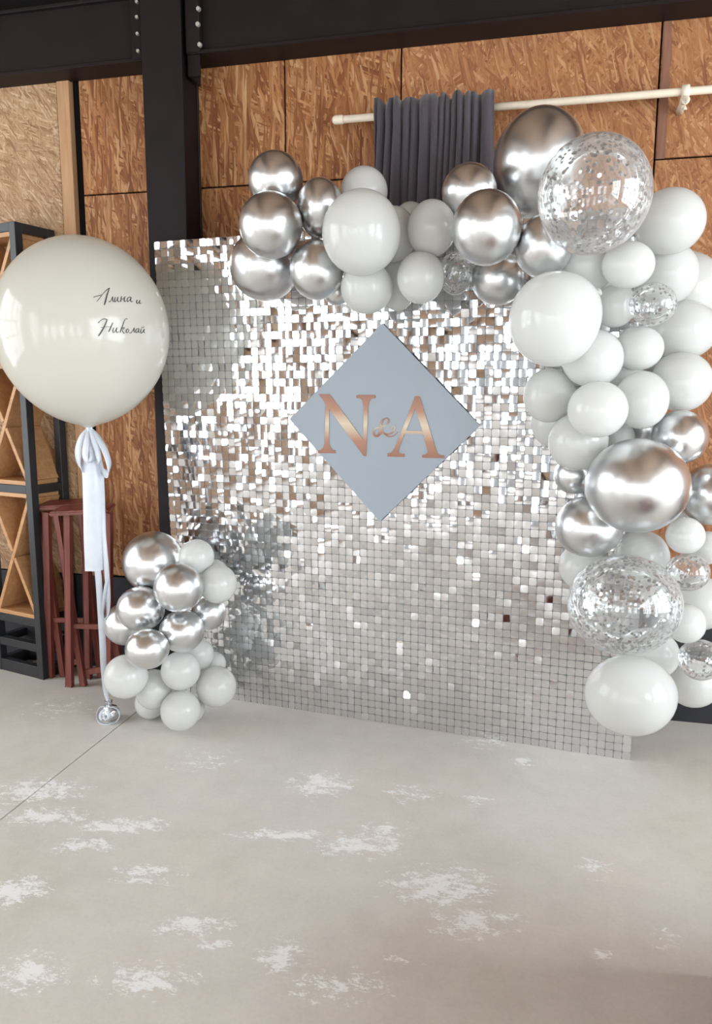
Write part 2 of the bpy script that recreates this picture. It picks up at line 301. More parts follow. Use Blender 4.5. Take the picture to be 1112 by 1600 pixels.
# ---------------------------------------------------------------- balloons: id | s silver, w white, c confetti | picture x, y, radii, distance y | label
BALLOONS = '''
L01|s|240,878,48,48,2.845|large silver chrome balloon at the upper left of the floor cluster
L02|s|279,918,38.5,38.5,2.660|silver chrome balloon in front of the large one at the top of the floor cluster
L03|s|220,951,37,35,2.707|silver chrome balloon on the left of the floor cluster, above the lowest silver one
L04|s|196,975,33,33,2.788|leftmost silver chrome balloon of the floor cluster, beside the narrow white ribbon
L05|s|230,1014,34,31.5,2.586|lowest silver chrome balloon of the floor cluster, above the white ones
L06|s|284,986,35,33,2.721|silver chrome balloon at the centre right of the floor cluster
L07|s|326,957,27,27,2.857|small silver chrome balloon at the right edge of the floor cluster
L08|w|307,870,27.5,27.5,2.788|small white balloon at the top of the floor cluster
L09|w|341,912,29,30,2.779|white balloon at the upper right of the floor cluster against the mirror tiles
L10|w|334,898,24,24,2.894|white balloon mostly hidden between the two white ones at the cluster's upper right
L11|w|196,1057,33.5,34,2.634|leftmost white balloon of the floor cluster, above the foil weight
L12|w|240,1077,28,31,2.747|white balloon low in the floor cluster, right of the leftmost white one
L13|w|235,1098,24,25,2.825|white balloon on the floor, peeping out below another white one
L14|w|282,1048,30.5,30.5,2.740|white balloon in the middle of the lower floor cluster under two silver ones
L15|w|309,1022,25,25,2.879|white balloon tucked below the central silver one in the floor cluster
L16|w|336,1037,17,18,2.958|smallest white balloon at the right of the floor cluster, mostly hidden
L17|w|338,1073,31,32,2.840|white balloon at the lower right of the floor cluster before the tiles
L18|w|282,1110,31,31.5,2.711|white balloon lowest and frontmost of the floor cluster
L19|w|300,1108,20,20,2.833|white balloon on the floor, a sliver behind the frontmost one
G01|s|430.5,281,43,43,2.720|silver chrome balloon topmost at the garland's left end
G02|s|423,352,49.5,50.5,2.617|silver chrome balloon in front at the garland's left end
G03|s|413.5,415,54.5,54,2.820|large silver chrome balloon hanging lowest at the garland's left end
G04|s|500,325,37,45,2.723|silver chrome balloon left of the big front white one, upper of two
G05|s|494.5,421.6,42,46,2.708|silver chrome balloon left of the big front white one, lower of two
G06|s|526,456,21,21,2.832|small silver balloon mostly hidden under the garland's left part
G07|w|564.5,364,61.5,65,2.552|large white balloon in front on the garland's left part
G08|w|568.6,300,37,38,2.820|white balloon behind and above the large front white one before the curtain
G09|w|573,449.7,41,40,2.700|white balloon below the large front white one, over the mirror tiles
G10|w|614,367,37,43,2.760|white balloon squeezed right behind the large front white one
G11|w|674,357,38,43,2.675|white balloon below the curtain's right half
G12|w|641,340,24,24,2.920|small white balloon half hidden below the middle of the curtain
G13|w|657,433.6,37,40,2.662|white balloon low in the garland, left of the tiny confetti one
G14|w|622,440,30,45,2.844|white balloon mostly hidden between the two low white ones
G15|c|711.4,427,27,33,2.755|small clear confetti balloon low in the garland among silver ones
G16|s|733,300,43,43,2.720|silver chrome balloon behind, at the curtain's lower right corner
G17|s|760,356,54,57,2.474|silver chrome balloon in front, below the curtain's right corner
G18|s|843,256,72,82,2.870|biggest silver chrome balloon at the top of the garland
G19|s|849,385,45,48,2.545|silver chrome balloon under the large upper confetti balloon
G20|s|778,436,42,40,2.800|silver chrome balloon lowest in the garland, right of the tiny confetti one
R01|c|928,304,87,89,2.370|large clear balloon with silver confetti at the garland's upper right corner
R02|w|1047,346,52,50,2.654|white balloon pointing up at the garland's upper right, against the boards
R03|w|981,414,40,36,2.541|white balloon just below the large upper confetti balloon
R04|w|915,415,46,42,2.641|white balloon behind, between silver one and large upper confetti balloon
R05|w|1041,428,48,48,2.790|white balloon above and behind the small upper confetti balloon
R06|w|1068,452,57,57,3.003|white balloon at the right edge of the frame, right of the small upper confetti balloon
R07|w|1066,516,52,46,2.840|white balloon below and right of the small upper confetti balloon
R08|c|1019.5,475.6,36,33,2.575|small clear confetti balloon nestled among white ones in the upper right
R09|w|961,478,32,33,2.653|small white balloon left of the small upper confetti balloon
R10|w|866,499,70,73,2.465|large white balloon projecting left over the tiles at the upper right
R11|w|998,544,37,34,2.670|white balloon directly under the small upper confetti balloon
R12|w|925.4,560,47,45,2.613|white balloon in front, below the large white one's right side
R13|w|933.4,640,46,44,2.494|white balloon foremost in the white bunch above the big low silver one
R14|w|1002,625,41,45,2.619|white balloon right of the foremost white one above the silver balloons
R15|w|1065,597,46,46,2.740|white balloon at the right against the boards, above a silver one
R16|w|857,618,39,42,2.664|white balloon over the tiles, upper left edge of the white bunch
R17|w|868,660,38,40,2.800|white balloon over the tiles, mostly hidden at the bunch's left edge
R18|w|902,690,45,45,2.626|lowest white balloon of the upper bunch, above left of the big low silver one
R19|w|968,683,23,23,2.740|small white balloon peeping out just above the big low silver one
R20|s|995,759,79,73.5,2.490|biggest silver chrome balloon in the garland's right column
R21|s|1062,683,42,42,2.666|silver chrome balloon above right of the biggest one in the right column
R22|s|1015,669,30,30,2.789|small silver balloon mostly hidden above the biggest one in the right column
R23|s|1110,773,47,48,2.740|silver chrome balloon cut by the frame's right edge, beside the biggest one
R24|s|896,742,30,30,2.740|small silver balloon mostly hidden left of the biggest one in the right column
R25|s|919,823,51,48,2.630|silver chrome balloon at the lower left of the biggest one, over the tiles
R26|w|1068,815,20,20,2.860|tiny white balloon under the right side of the biggest low silver one
R27|w|1070.6,837,29,29,2.620|small white balloon above the small confetti one at the right column's middle
R28|w|1002,870,42,42,2.740|white balloon between the biggest low silver one and the large lower confetti balloon
R29|w|1105,856,28,26,2.740|small white balloon at the frame's right edge, above the middle confetti one
R30|c|1074,894,33,30,2.620|small clear confetti balloon at the upper right of the large lower confetti one
R31|c|974.5,944.6,86,79,2.500|large clear balloon densely filled with silver confetti, low in the right column
R32|w|908,885,35,36,2.812|white balloon over the tiles, behind the large lower confetti balloon
R33|w|1090,942,45,43,2.833|white balloon at the frame's right edge, right of the large lower confetti balloon
R34|w|1071,974,30,31,2.620|small white balloon between the two small lower confetti balloons
R35|c|1094,1031,33,32,2.620|small clear confetti balloon at the right frame edge near the garland's foot
R36|w|984.5,1086,69,62,2.578|largest white balloon at the very foot of the garland
R37|w|1012,1022,47,41,2.782|white balloon between the large lower confetti balloon and the lowest white one
R38|w|1082,1068,40,37,2.860|white balloon at the garland's foot under the lowest small confetti balloon
R39|w|1040,925,40,42,2.88|white balloon hidden behind the large lower and the small middle confetti balloons
R40|w|1030,562,44,44,2.93|white balloon deep inside the upper bunch, behind the others at its right
R41|w|965,598,42,42,2.771|white balloon deep inside the upper bunch, behind the foremost ones
R42|w|945,450,40,40,2.776|white balloon deep inside the upper bunch, left of the small confetti one
'''.strip().split('\n')

# ---------------------------------------------------------------- the room
T = 0.15
floor = box('floor', (ROOM_X0 - T, ROOM_Y0 - T, -0.20), (ROOM_X1 + T, WALL_Y + T, -0.012), M_BLACK); tag(floor, kind='structure')
JX = [ROOM_X0 - T, -1.673, 1.35, ROOM_X1 + T]; JY = [ROOM_Y0 - T, -1.0, 0.9, WALL_Y + T]
for i in range(3):
    for j in range(3):
        g = 0.0035
        box('concrete_slab', (JX[i] + g * (i > 0), JY[j] + (0.0012 if j else 0), -0.012), (JX[i + 1] - g * (i < 2), JY[j + 1] - (0.0012 if j < 2 else 0), 0.0), M_CONCRETE, floor)

wall_back = box('wall_back', (ROOM_X0 - T, WALL_Y + 0.014, 0), (ROOM_X1 + T, WALL_Y + T, CEIL_Z), M_BLACK); tag(wall_back, kind='structure')
PZ, BZ = 0.481, 2.93
def osb(x0, x1, z0, z1, mat, proud=0.0):
    g = 0.0035
    o = box('osb_panel', (-(x1 - x0) / 2 + g, -proud, -(z1 - z0) / 2 + g), ((x1 - x0) / 2 - g, 0.014, (z1 - z0) / 2 - g), mat, wall_back, 0.0015)
    o.location = ((x0 + x1) / 2, WALL_Y, (z0 + z1) / 2); return o
for x0, x1, z0, z1, mt in [(-2.105, -1.113, 2.30, BZ, M_OSB), (-2.105, -1.113, PZ, 2.30, M_OSB), (-1.113, -0.606, 2.30, BZ, M_OSB), (-1.113, -0.606, PZ, 2.30, M_OSB),
                           (-0.606, 0.404, 1.50, BZ, M_OSB_R), (-0.606, 0.404, PZ, 1.50, M_OSB_R), (0.404, 1.65, 2.30, BZ, M_OSB_R), (0.404, 1.65, PZ, 2.30, M_OSB_R),
                           (1.65, 2.9, PZ, BZ, M_OSB_R), (2.9, ROOM_X1, PZ, BZ, M_OSB_R), (-4.4, -3.45, PZ, BZ, M_OSB_PALE)]:
    osb(x0, x1, z0, z1, mt)
tag(osb(-3.45, -2.206, PZ, BZ, M_OSB_PALE, 0.012), 'pale raw particle board panel beside the pine stud')
tag(box('pine_stud', (-2.203, WALL_Y - 0.022, PZ), (-2.140, WALL_Y + 0.014, BZ), M_STUD, wall_back, 0.002), 'light brown pine stud edging the pale board')
# ragged dark strip left at the joint on the right
strip = []; N = 14
for k in range(N + 1):
    z = 2.30 + (BZ - 2.30) * k / N
    strip += [(0.408 + 0.004 * random.random(), WALL_Y - 0.004, z), (0.436 + 0.010 * random.random(), WALL_Y - 0.004, z)]
vs = strip + [(x, WALL_Y, z) for x, y, z in strip]; m2 = len(strip); fs = []
for k in range(N):
    a = 2 * k; fs += [(a, a + 1, a + 3, a + 2), (a, a + 2, a + 2 + m2, a + m2), (a + 1, a + 1 + m2, a + 3 + m2, a + 3)]
tag(mesh_obj('joint_strip', vs, fs, wood('bark_strip', (0.16, 0.065, 0.04), (0.26, 0.12, 0.075)), wall_back), 'dark ragged strip along the board joint')
bb = box('baseboard_back', (ROOM_X0, WALL_Y - 0.006, 0), (ROOM_X1, WALL_Y + 0.014, PZ - 0.004), M_PLINTH); tag(bb, kind='structure')

def wall_with_openings(name, axis, pos, a0, a1, opens, sgn):
    """a wall along x (axis 0) or y (axis 1) with openings; board-clad pieces as children"""
    def piece(nm, a, b, z0, z1, parent, mt=M_OSB_CEIL):
        if axis == 0: return box(nm, (a, min(pos, pos + sgn * T), z0), (b, max(pos, pos + sgn * T), z1), mt, parent)
        return box(nm, (min(pos, pos + sgn * T), a, z0), (max(pos, pos + sgn * T), b, z1), mt, parent)
    zt = max(o[3] for o in opens)
    w = piece(name, a0, a1, zt, CEIL_Z, None); tag(w, kind='structure')
    edges = [a0] + [e for o in opens for e in o[:2]] + [a1]
    for k in range(0, len(edges), 2): piece('wall_pier', edges[k], edges[k + 1], 0, zt, w, M_PLASTER if axis == 0 else M_OSB_CEIL)
    for o in opens:
        piece('wall_sill', o[0], o[1], 0, o[2], w)
    return w
win_n = 0
def window_frame(axis, pos, o, sgn):
    global win_n; win_n += 1
    a0, a1, z0, z1 = o; r = 0.03
    P = lambda a, z, d: (a, pos + sgn * d, z) if axis == 0 else (pos + sgn * d, a, z)
    def b(nm, p, q, parent):
        lo = [min(i, j) for i, j in zip(p, q)]; hi = [max(i, j) for i, j in zip(p, q)]
        return box(nm, lo, hi, M_STEEL, parent)
    w = b('window_%d' % win_n, P(a0, z0, 0.03), P(a1, z0 + 2 * r, 0.09), None); tag(w, kind='structure')
    b('frame_rail', P(a0, z1 - 2 * r, 0.03), P(a1, z1, 0.09), w)
    for zr in (0.75, 1.35, 1.95): b('frame_rail', P(a0, zr, 0.04), P(a1, zr + 1.6 * r, 0.08), w)
    n = max(2, round((a1 - a0) / 0.62))
    for k in range(n + 1):
        c = a0 + r + (a1 - a0 - 2 * r) * k / n
        b('mullion', P(c - r, z0, 0.03), P(c + r, z1, 0.09), w)
wall_with_openings('wall_front', 0, ROOM_Y0, ROOM_X0, ROOM_X1, OPEN_FRONT, -1)
wall_with_openings('wall_left', 1, ROOM_X0, ROOM_Y0, WALL_Y, OPEN_LEFT, -1)
wall_with_openings('wall_right', 1, ROOM_X1, ROOM_Y0, WALL_Y, OPEN_RIGHT, 1)
for o in OPEN_FRONT: window_frame(0, ROOM_Y0, o, -1)
for o in OPEN_LEFT: window_frame(1, ROOM_X0, o, -1)
for o in OPEN_RIGHT: window_frame(1, ROOM_X1, o, 1)

ceiling = box('ceiling', (ROOM_X0 - T, ROOM_Y0 - T, CEIL_Z), (ROOM_X1 + T, WALL_Y + T, CEIL_Z + 0.1), M_OSB_CEIL); tag(ceiling, kind='structure')
for x in (-3.4, -1.57, 0.3, 2.1):
    box('ceiling_joist', (x - 0.09, ROOM_Y0, CEIL_Z - 0.24), (x + 0.09, 2.9, CEIL_Z), M_STEEL, ceiling)

# black steel column and the two rolled beams bolted to it
def i_beam_x(name, x0, x1, yb, yf, z0, z1, tf=0.014, lab=None):
    bm = bmesh.new(); ym = (yb + yf) / 2
    add_box(bm, (x0, yf, z0), (x1, yb, z0 + tf), 0.002); add_box(bm, (x0, yf, z1 - tf), (x1, yb, z1), 0.002)
    add_box(bm, (x0, yf + 0.022, z0 + tf), (x1, yf + 0.034, z1 - tf))
    o = bm_obj(name, bm, M_STEEL); tag(o, lab, kind='structure'); return o
CY0, CX0, CX1 = 3.165, -1.690, -1.507
bm = bmesh.new()
add_box(bm, (CX0, CY0, 0), (CX1, CY0 + 0.014, CEIL_Z), 0.003)
add_box(bm, (CX0 + 0.05, CY0 + 0.014, 0), (CX0 + 0.062, WALL_Y - 0.022, CEIL_Z))
add_box(bm, (CX1 - 0.062, CY0 + 0.014, 0), (CX1 - 0.006, WALL_Y - 0.022, CEIL_Z))
add_box(bm, (CX0, WALL_Y - 0.022, 0), (CX1, WALL_Y - 0.007, CEIL_Z), 0.003)
colm = bm_obj('trim_1', bm, M_STEEL); tag(colm, 'black steel column standing against the board wall', kind='structure')
bl = i_beam_x('trim_2', ROOM_X0, CX0 - 0.012, WALL_Y - 0.001, 3.20, 2.795, 3.062, lab='black steel beam left of the column')
br = i_beam_x('trim_3', CX1 + 0.012, ROOM_X1, WALL_Y - 0.001, 3.19, 2.795, 3.10, lab='black steel beam right of the column')
def bolt(p, parent, r=0.010, d=Vector((0, -1, 0))):
    bm = bmesh.new(); bmesh.ops.create_cone(bm, cap_ends=True, segments=6, radius1=r, radius2=r * 0.9, depth=0.012)
    q = Vector((0, 0, 1)).rotation_difference(d).to_matrix().to_4x4(); bmesh.ops.transform(bm, matrix=Matrix.Translation(p) @ q, verts=bm.verts)
    bm_obj('bolt', bm, M_BOLT, parent)
box('end_plate', (CX0 - 0.060, 3.194, 2.80), (CX0 - 0.012, 3.219, 3.058), M_STEEL, bl, 0.002)
box('end_plate', (CX1 + 0.012, 3.184, 2.80), (CX1 + 0.075, 3.209, 3.096), M_STEEL, br, 0.002)
for px, py in ((213, 3), (213, 27), (214, 53), (215, 80)): bolt(at(px + 1, py, 3.190), bl, 0.008)
for px, py in ((310, 14), (309, 38), (312, 70)): bolt(at(px, py, 3.180), br, 0.010)
cl = bmesh.new(); p = at(294, 121, 3.20); q = at(316, 84, 3.20)
add_box(cl, (p.x, 3.196, p.z), (p.x + 0.055, 3.21, 2.795), 0.002); add_box(cl, (p.x, 3.21, p.z), (p.x + 0.012, 3.30, 2.795), 0.002)
tag(bm_obj('cleat', cl, M_STEEL, br), 'black angle cleat under the beam end')

# ---------------------------------------------------------------- curtain and rod
RY = 3.235; RZ = 2.505
rod = empty('curtain_rod', (-0.86, RY, RZ), 0, 'cream wooden curtain rod on brackets high on the board wall', 'curtain rod')
tube('rod_pole', [(0.0, 0, 0), (2.6, 0, 0)], 0.0145, M_ROD, rod, 16)
tube('finial', [(-0.012, 0, 0), (-0.006, 0, 0), (0.0, 0, 0), (0.03, 0, 0), (0.034, 0, 0)], [0.010, 0.0155, 0.018, 0.018, 0.0155], M_ROD, rod, 16)
for bx in (1.345, 2.45):
    b = tube('bracket', [(bx - 0.014, 0, 0.0), (bx + 0.014, 0, 0.0)], 0.024, M_ROD, rod, 18)
    tube('bracket_arm', [(0, -0.004, 0), (0, 0.05, -0.03), (0, WALL_Y - RY, -0.035)], [0.013, 0.012, 0.016], M_ROD, b, 12).location = (bx, 0, 0)
    tube('bracket_cup', [(0, 0.004, -0.028), (0, -0.012, -0.034), (0, -0.02, -0.05), (0, -0.012, -0.066)], [0.014, 0.018, 0.018, 0.010], M_ROD, b, 12).location = (bx, 0, 0)
cx0, cx1 = -0.690, -0.214
NX, NZ = 150, 40; vs = []
ph = [0.0]
for k in range(60): ph.append(ph[-1] + random.uniform(0.45, 1.75))
fa = [random.uniform(0.45, 1.25) for _ in range(60)]
def fold(s):
    u = s * 11.5; k = int(u); t = u - k
    return ph[k] + (ph[k + 1] - ph[k]) * t
for j in range(NZ + 1):
    tz = j / NZ; z = 2.552 - tz * 2.06
    for i in range(NX + 1):
        s = i / NX; x = cx0 + (cx1 - cx0) * s
        amp = 0.012 + 0.030 * min(1, tz * 6) if z < RZ - 0.02 else 0.014
        f = math.sin(2 * math.pi * fold(s)); sharp = math.copysign(abs(f) ** 0.7, f) * (fa[int(s * 11.5)] * (1 - (s * 11.5) % 1) + fa[int(s * 11.5) + 1] * ((s * 11.5) % 1))
        y = RY - 0.040 + sharp * amp + 0.008 * math.sin(23 * s + 3 * tz)
        dz = 0.012 * math.sin(2 * math.pi * fold(s) * 0.5 + 1.0) + 0.006 * math.sin(37 * s) if j == 0 else 0
        vs.append((x + 0.012 * math.sin(2 * math.pi * fold(s) + 1.0) * min(1, tz * 5) + 0.02 * (s - 0.4) * math.sin(tz * 3), y - 0.01 * (abs(z - RZ) < 0.03), z + dz))
fs = [(j * (NX + 1) + i, j * (NX + 1) + i + 1, (j + 1) * (NX + 1) + i + 1, (j + 1) * (NX + 1) + i) for j in range(NZ) for i in range(NX)]
cur = mesh_obj('curtain', vs, fs, M_CURTAIN, None, True)
md = cur.modifiers.new('thick', 'SOLIDIFY'); md.thickness = 0.0025
tag(cur, 'charcoal gathered curtain hanging from the cream rod behind the backdrop', 'curtain')

# ---------------------------------------------------------------- black metal rack with diagonal oak boards
RPH = -0.25
rk = empty('wine_rack', on_floor(68, 1063), RPH, 'tall black metal rack with crossed oak boards at the left wall', 'rack')
RW, RD, RH = 0.345, 0.222, 2.145; tb = 0.040
for x in (-RW, -tb):
    for y in (0.0, RD - tb): box('post', (x, y, 0), (x + tb, y + tb, RH), M_FRAME, rk, 0.002)
ZR = [(0.0, 0.06), (0.135, 0.175), (0.262, 0.302), (0.915, 0.955), (1.52, 1.56), (RH - 0.04, RH)]
for z0, z1 in ZR:
    for y in (0.0, RD - tb): box('rail', (-RW + tb, y + 0.002, z0), (-tb, y + tb - 0.002, z1), M_FRAME, rk, 0.002)
    for x in (-RW, -tb): box('side_rail', (x + 0.002, tb, z0), (x + tb - 0.002, RD - tb, z1), M_FRAME, rk, 0.002)
bt = 0.020
for z0, z1 in ((0.302, 0.915), (0.955, 1.52), (1.56, RH - 0.04)):
    xa, xb = -RW + tb + 0.004, -tb - 0.004 + 0.012
    box('board', (xa, 0.006, z0), (xb, RD - 0.006, z0 + bt), M_RACK, rk, 0.001)
    box('board', (xa, 0.006, z1 - bt), (xb, RD - 0.006, z1), M_RACK, rk, 0.001)
    zm = (z0 + z1) / 2; xm = (xa + xb) / 2
    bar('cross_board', (xa, RD / 2, z0 + bt), (xb, RD / 2, z1 - bt), bt, RD - 0.014, M_RACK, rk, Vector((0, 1, 0)), 0.001)
    for s in (-1, 1):      # the second diagonal is two half boards housed against the first
        e = Vector((xa, RD / 2, z1 - bt)) if s < 0 else Vector((xb, RD / 2, z0 + bt)); c = Vector((xm, RD / 2, zm))
        bar('cross_board', c + (e - c).normalized() * 0.018, e, bt, RD - 0.014, M_RACK, rk, Vector((0, 1, 0)), 0.001)

# ---------------------------------------------------------------- two folding stools
def stool(origin, label, yf, legs, shift, sx, sz, sy):
    """two crossed pairs of legs under a narrow folded seat; the front pair is given by picture points"""
    st = empty('folding_stool', origin, 0, label, 'stool', 'folded mahogany stools beside the rack'); o = Vector(origin)
    a0, a1, b0, b1 = [at(x, y, yf + dy) - o for (x, y, dy) in legs]
    a1.z = 0.003; b1.z = 0.003
    bm = bmesh.new(); bmesh.ops.create_cube(bm, size=1.0)
    x0, x1 = at(sx[0], 792, yf).x - o.x, at(sx[1], 780, yf + 0.08).x - o.x
    for v in bm.verts:
        x, y, z = v.co; t = x + 0.5
        v.co = Vector((x0 + (x1 - x0) * t, yf - o.y + sy + y * 0.11 * (1.0 - 0.25 * t) + 0.02 * t, sz + z * 0.020 + 0.05 * t * 0.4 + y * 0.02))
    bmesh.ops.bevel(bm, geom=bm.edges[:], offset=0.006, segments=2, affect='EDGES')
    bm_obj('seat', bm, M_STOOL, st)
    for k in range(2):
        s = Vector((shift * k, 0.03 * k, 0))
        bar('leg', a0 + s, a1 + s, 0.032, 0.020, M_STOOL, st); bar('leg', b0 + s, b1 + s, 0.028, 0.018, M_STOOL, st)
    m = (a0 * 0.35 + a1 * 0.65); bar('stretcher', m + Vector((0, 0.012, 0)), m + Vector((shift, 0.042, 0)), 0.026, 0.012, M_STOOL, st)
    m = (b0 * 0.07 + b1 * 0.93); bar('stretcher', m + Vector((0, 0.012, 0)), m + Vector((shift, 0.042, 0.04)), 0.030, 0.012, M_STOOL, st)
stool((-2.20, 3.16, 0), 'folding mahogany stool nearest the black rack, its crossed legs beside the rack', 3.135,
      [(73, 800, 0), (79, 1057, 0), (66, 800, 0.024), (99, 1054, 0.024)], 0.19, (56, 150), 0.852, 0.045)
stool((-2.08, 3.08, 0), 'folding mahogany stool in front of the other, partly behind the white ribbon', 3.05,
      [(106, 800, 0), (109, 1071, 0), (88, 800, 0.024), (131, 1072, 0.024)], 0.19, (84, 183), 0.850, 0.008)
# added stepped block, unseen to the right, put in only to shade the floor
bmc = bmesh.new(); add_box(bmc, (0.49, 1.02, 0), (0.98, 1.80, 0.56), 0.004); add_box(bmc, (0.30, 0.55, 0), (0.98, 1.02, 0.40), 0.004)
lc = bm_obj('shade_block', bmc, M_STOOL); tag(lc, kind='structure')

# ---------------------------------------------------------------- mirror-tile backdrop
PA, PB_ = 0.1063, 0.037
ORG = Vector((-1.5926, 3.1222, 0.0)); PW, PH, NT_ = 2.0, 2.02, 64
U = Vector((math.cos(PA), -math.sin(PA), 0)); NB = Vector((-math.sin(PA), -math.cos(PA), 0))
Vv = math.cos(PB_) * Vector((0, 0, 1)) + math.sin(PB_) * NB
NN = U.cross(Vv); NN = NN if NN.y < 0 else -NN            # towards the room
PM = Matrix(((U.x, -NN.x, Vv.x, ORG.x), (U.y, -NN.y, Vv.y, ORG.y), (U.z, -NN.z, Vv.z, ORG.z), (0, 0, 0, 1)))   # local x along, y away from the room, z up
shim = empty('shimmer_wall', (0, 0, 0), 0, 'silver backdrop wall of small square mirror tiles standing on the floor', 'backdrop')
shim.matrix_world = PM
def P2(px, py, off=0.0):
    """picture point -> (u, v) on the backdrop plane (off metres in front of it)"""
    d = ray(px, py); o = ORG + NN * off; k = NN.dot(o - CAM) / NN.dot(d); q = CAM + d * k - o
    return q.dot(U), q.dot(Vv)
box('backing_grid', (0, 0.002, 0), (PW, 0.007, PH), M_BACK, shim)
frm = bmesh.new()
for x in (0.25, PW - 0.33): add_box(frm, (x, 0.008, 0.02), (x + 0.03, 0.024, PH - 0.02), 0.002)
for z in (0.03, PH / 2, PH - 0.06): add_box(frm, (0.03, 0.024, z), (PW - 0.03, 0.036, z + 0.03), 0.002)
bm_obj('support_frame', frm, M_STEEL, shim)
pitch_u, pitch_v = PW / NT_, PH / NT_
TS = 0.0150                                              # half size of a tile
def tile_geo(n=4):
    vs, fs = [], []
    for j in range(n):
        for i in range(n):
            a, b = 2 * i / (n - 1) - 1, 2 * j / (n - 1) - 1
            k = 1 - 0.06 * (abs(a) > 0.9 and abs(b) > 0.9)
            vs.append(Vector((a * TS * k, 0.00022 * (a * a + b * b) - 0.0004, b * TS * k)))
    for j in range(n - 1):
        for i in range(n - 1): fs.append((j * n + i, j * n + i + 1, (j + 1) * n + i + 1, (j + 1) * n + i))
    return vs, fs
TV, TF = tile_geo()
tile_me = bpy.data.meshes.new('mirror_tile'); tile_me.from_pydata([tuple(v) for v in TV], [], TF); tile_me.materials.append(M_TILE)
tile_me.polygons.foreach_set('use_smooth', [True] * len(tile_me.polygons))
rt = random.Random(5)
BALL_PX = [tuple(map(float, l.split('|')[2].split(',')))[:4] for l in BALLOONS]
diamond_px = [(597, 505), (750, 665), (593, 815), (452, 655)]
def hidden(px, py):
    if px < 0 or px > 1112: return True
    for x, y, rx, ry in BALL_PX:
        if ((px - x) / rx) ** 2 + ((py - y) / ry) ** 2 < 1.0: return True
    if ((px - 130) / 131) ** 2 + ((py - 517) / 143) ** 2 < 1.0: return True
    return abs(px - 600) / 150 + abs(py - 660) / 155 < 1.0
tiles = []
for j in range(NT_):
    for i in range(NT_):
        u, v = (i + 0.5) * pitch_u, (j + 0.5) * pitch_v
        w = ORG + U * u + Vv * v; px, py = project(w)
        q = w - CAM; area = (-q.normalized()).dot(NN) / q.length_squared
        sg = math.radians(2.9 if rt.random() < 0.80 else 5.5)
        # neighbouring tiles of one mounting sheet hang alike
        nx = noise.noise(Vector((i * 0.22, j * 0.22, 1.7))); nz = noise.noise(Vector((i * 0.22, j * 0.22, 9.3)))
        rx = rt.gauss(0, sg) + math.radians(2.2) * nx; rz = rt.gauss(0, sg) + math.radians(2.2) * nz
        tiles.append((area if not hidden(px, py) else -1, Matrix.Translation((u, -0.0022, v)) @ Matrix.Rotation(rx, 4, 'X') @ Matrix.Rotation(rz, 4, 'Z')))
tiles.sort(key=lambda t: -t[0])
for a, m in tiles[:300]:
    o = bpy.data.objects.new('mirror_tile', tile_me); COL.objects.link(o); o.parent = shim; o.matrix_local = m
vs, fs = [], []
for a, m in tiles[300:]:
    k = len(vs); vs += [m @ p for p in TV]; fs += [tuple(q + k for q in f) for f in TF]
tag(mesh_obj('mirror_tiles', vs, fs, M_TILE, shim, True), kind='stuff')

# ---------------------------------------------------------------- diamond sign with the monogram
SO = 0.016
sign = empty('monogram_sign', (0, 0, 0), 0, 'pale blue-grey diamond sign with rose gold N and A on the mirror tiles', 'sign')
sign.matrix_world = Matrix.Translation(NN * SO) @ PM
def extrude(name, loops, mat, d0, d1, parent, edge=None):
    """closed outlines in (u, v) -> a flat solid from local y=d0 (front) to d1 (back); first loop outer, others holes"""
    cu = bpy.data.curves.new(name, 'CURVE'); cu.dimensions = '2D'; cu.fill_mode = 'BOTH'; cu.extrude = (d1 - d0) / 2
    for lp in loops:
        s = cu.splines.new('POLY'); s.points.add(len(lp) - 1); s.use_cyclic_u = True
        for k, (u, v) in enumerate(lp): s.points[k].co = (u, v, 0, 1)
    tmp = bpy.data.objects.new(name, cu); COL.objects.link(tmp)
    dg = bpy.context.evaluated_depsgraph_get(); me = bpy.data.meshes.new_from_object(tmp.evaluated_get(dg))
    bpy.data.objects.remove(tmp); me.name = name
    for v in me.vertices: v.co = Vector((v.co.x, (d0 + d1) / 2 - v.co.z, v.co.y))
    m2 = bpy.data.meshes.new(name); m2.from_pydata([v.co[:] for v in me.vertices], [], [p.vertices[:] for p in me.polygons]); m2.update(); bpy.data.meshes.remove(me); me = m2; me.materials.append(mat)
    if edge:
        me.materials.append(edge)
        for p in me.polygons: p.material_index = 1 if abs(p.normal.y) < 0.5 else 0
    me.update(); o = bpy.data.objects.new(name, me); return link(o, parent)
dl = [P2(x, y, SO) for x, y in diamond_px]
extrude('board', [dl], M_SIGN, 0.0, 0.004, sign)
def LP(pts): return [P2(485 + x / 5.0545, 600 + y / 5.0545, SO) for x, y in pts]
Nn = LP([(66,80),(150,80),(165,100),(418,440),(420,180),(410,130),(395,114),(365,112),(362,98),(368,86),(510,86),(516,98),(512,112),(480,116),(464,140),(456,180),(440,568),(422,568),(150,200),(147,470),(158,500),(172,518),(196,522),(198,546),(62,546),(62,524),(86,520),(104,500),(112,470),(122,165),(112,140)])
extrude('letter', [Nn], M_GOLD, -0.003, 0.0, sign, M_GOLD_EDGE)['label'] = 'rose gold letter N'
Aa = LP([(838,94),(860,98),(866,110),(985,500),(1002,545),(1018,560),(1054,562),(1058,586),(882,582),(882,560),(912,554),(926,540),(922,520),(892,394),(744,392),(700,505),(694,535),(706,548),(742,550),(742,576),(608,572),(608,546),(636,542),(656,520),(672,490),(815,130),(824,100)])
Ah = LP([(828,195),(886,370),(756,368)])
extrude('letter', [Aa, Ah], M_GOLD, -0.003, 0.0, sign, M_GOLD_EDGE)['label'] = 'rose gold letter A'
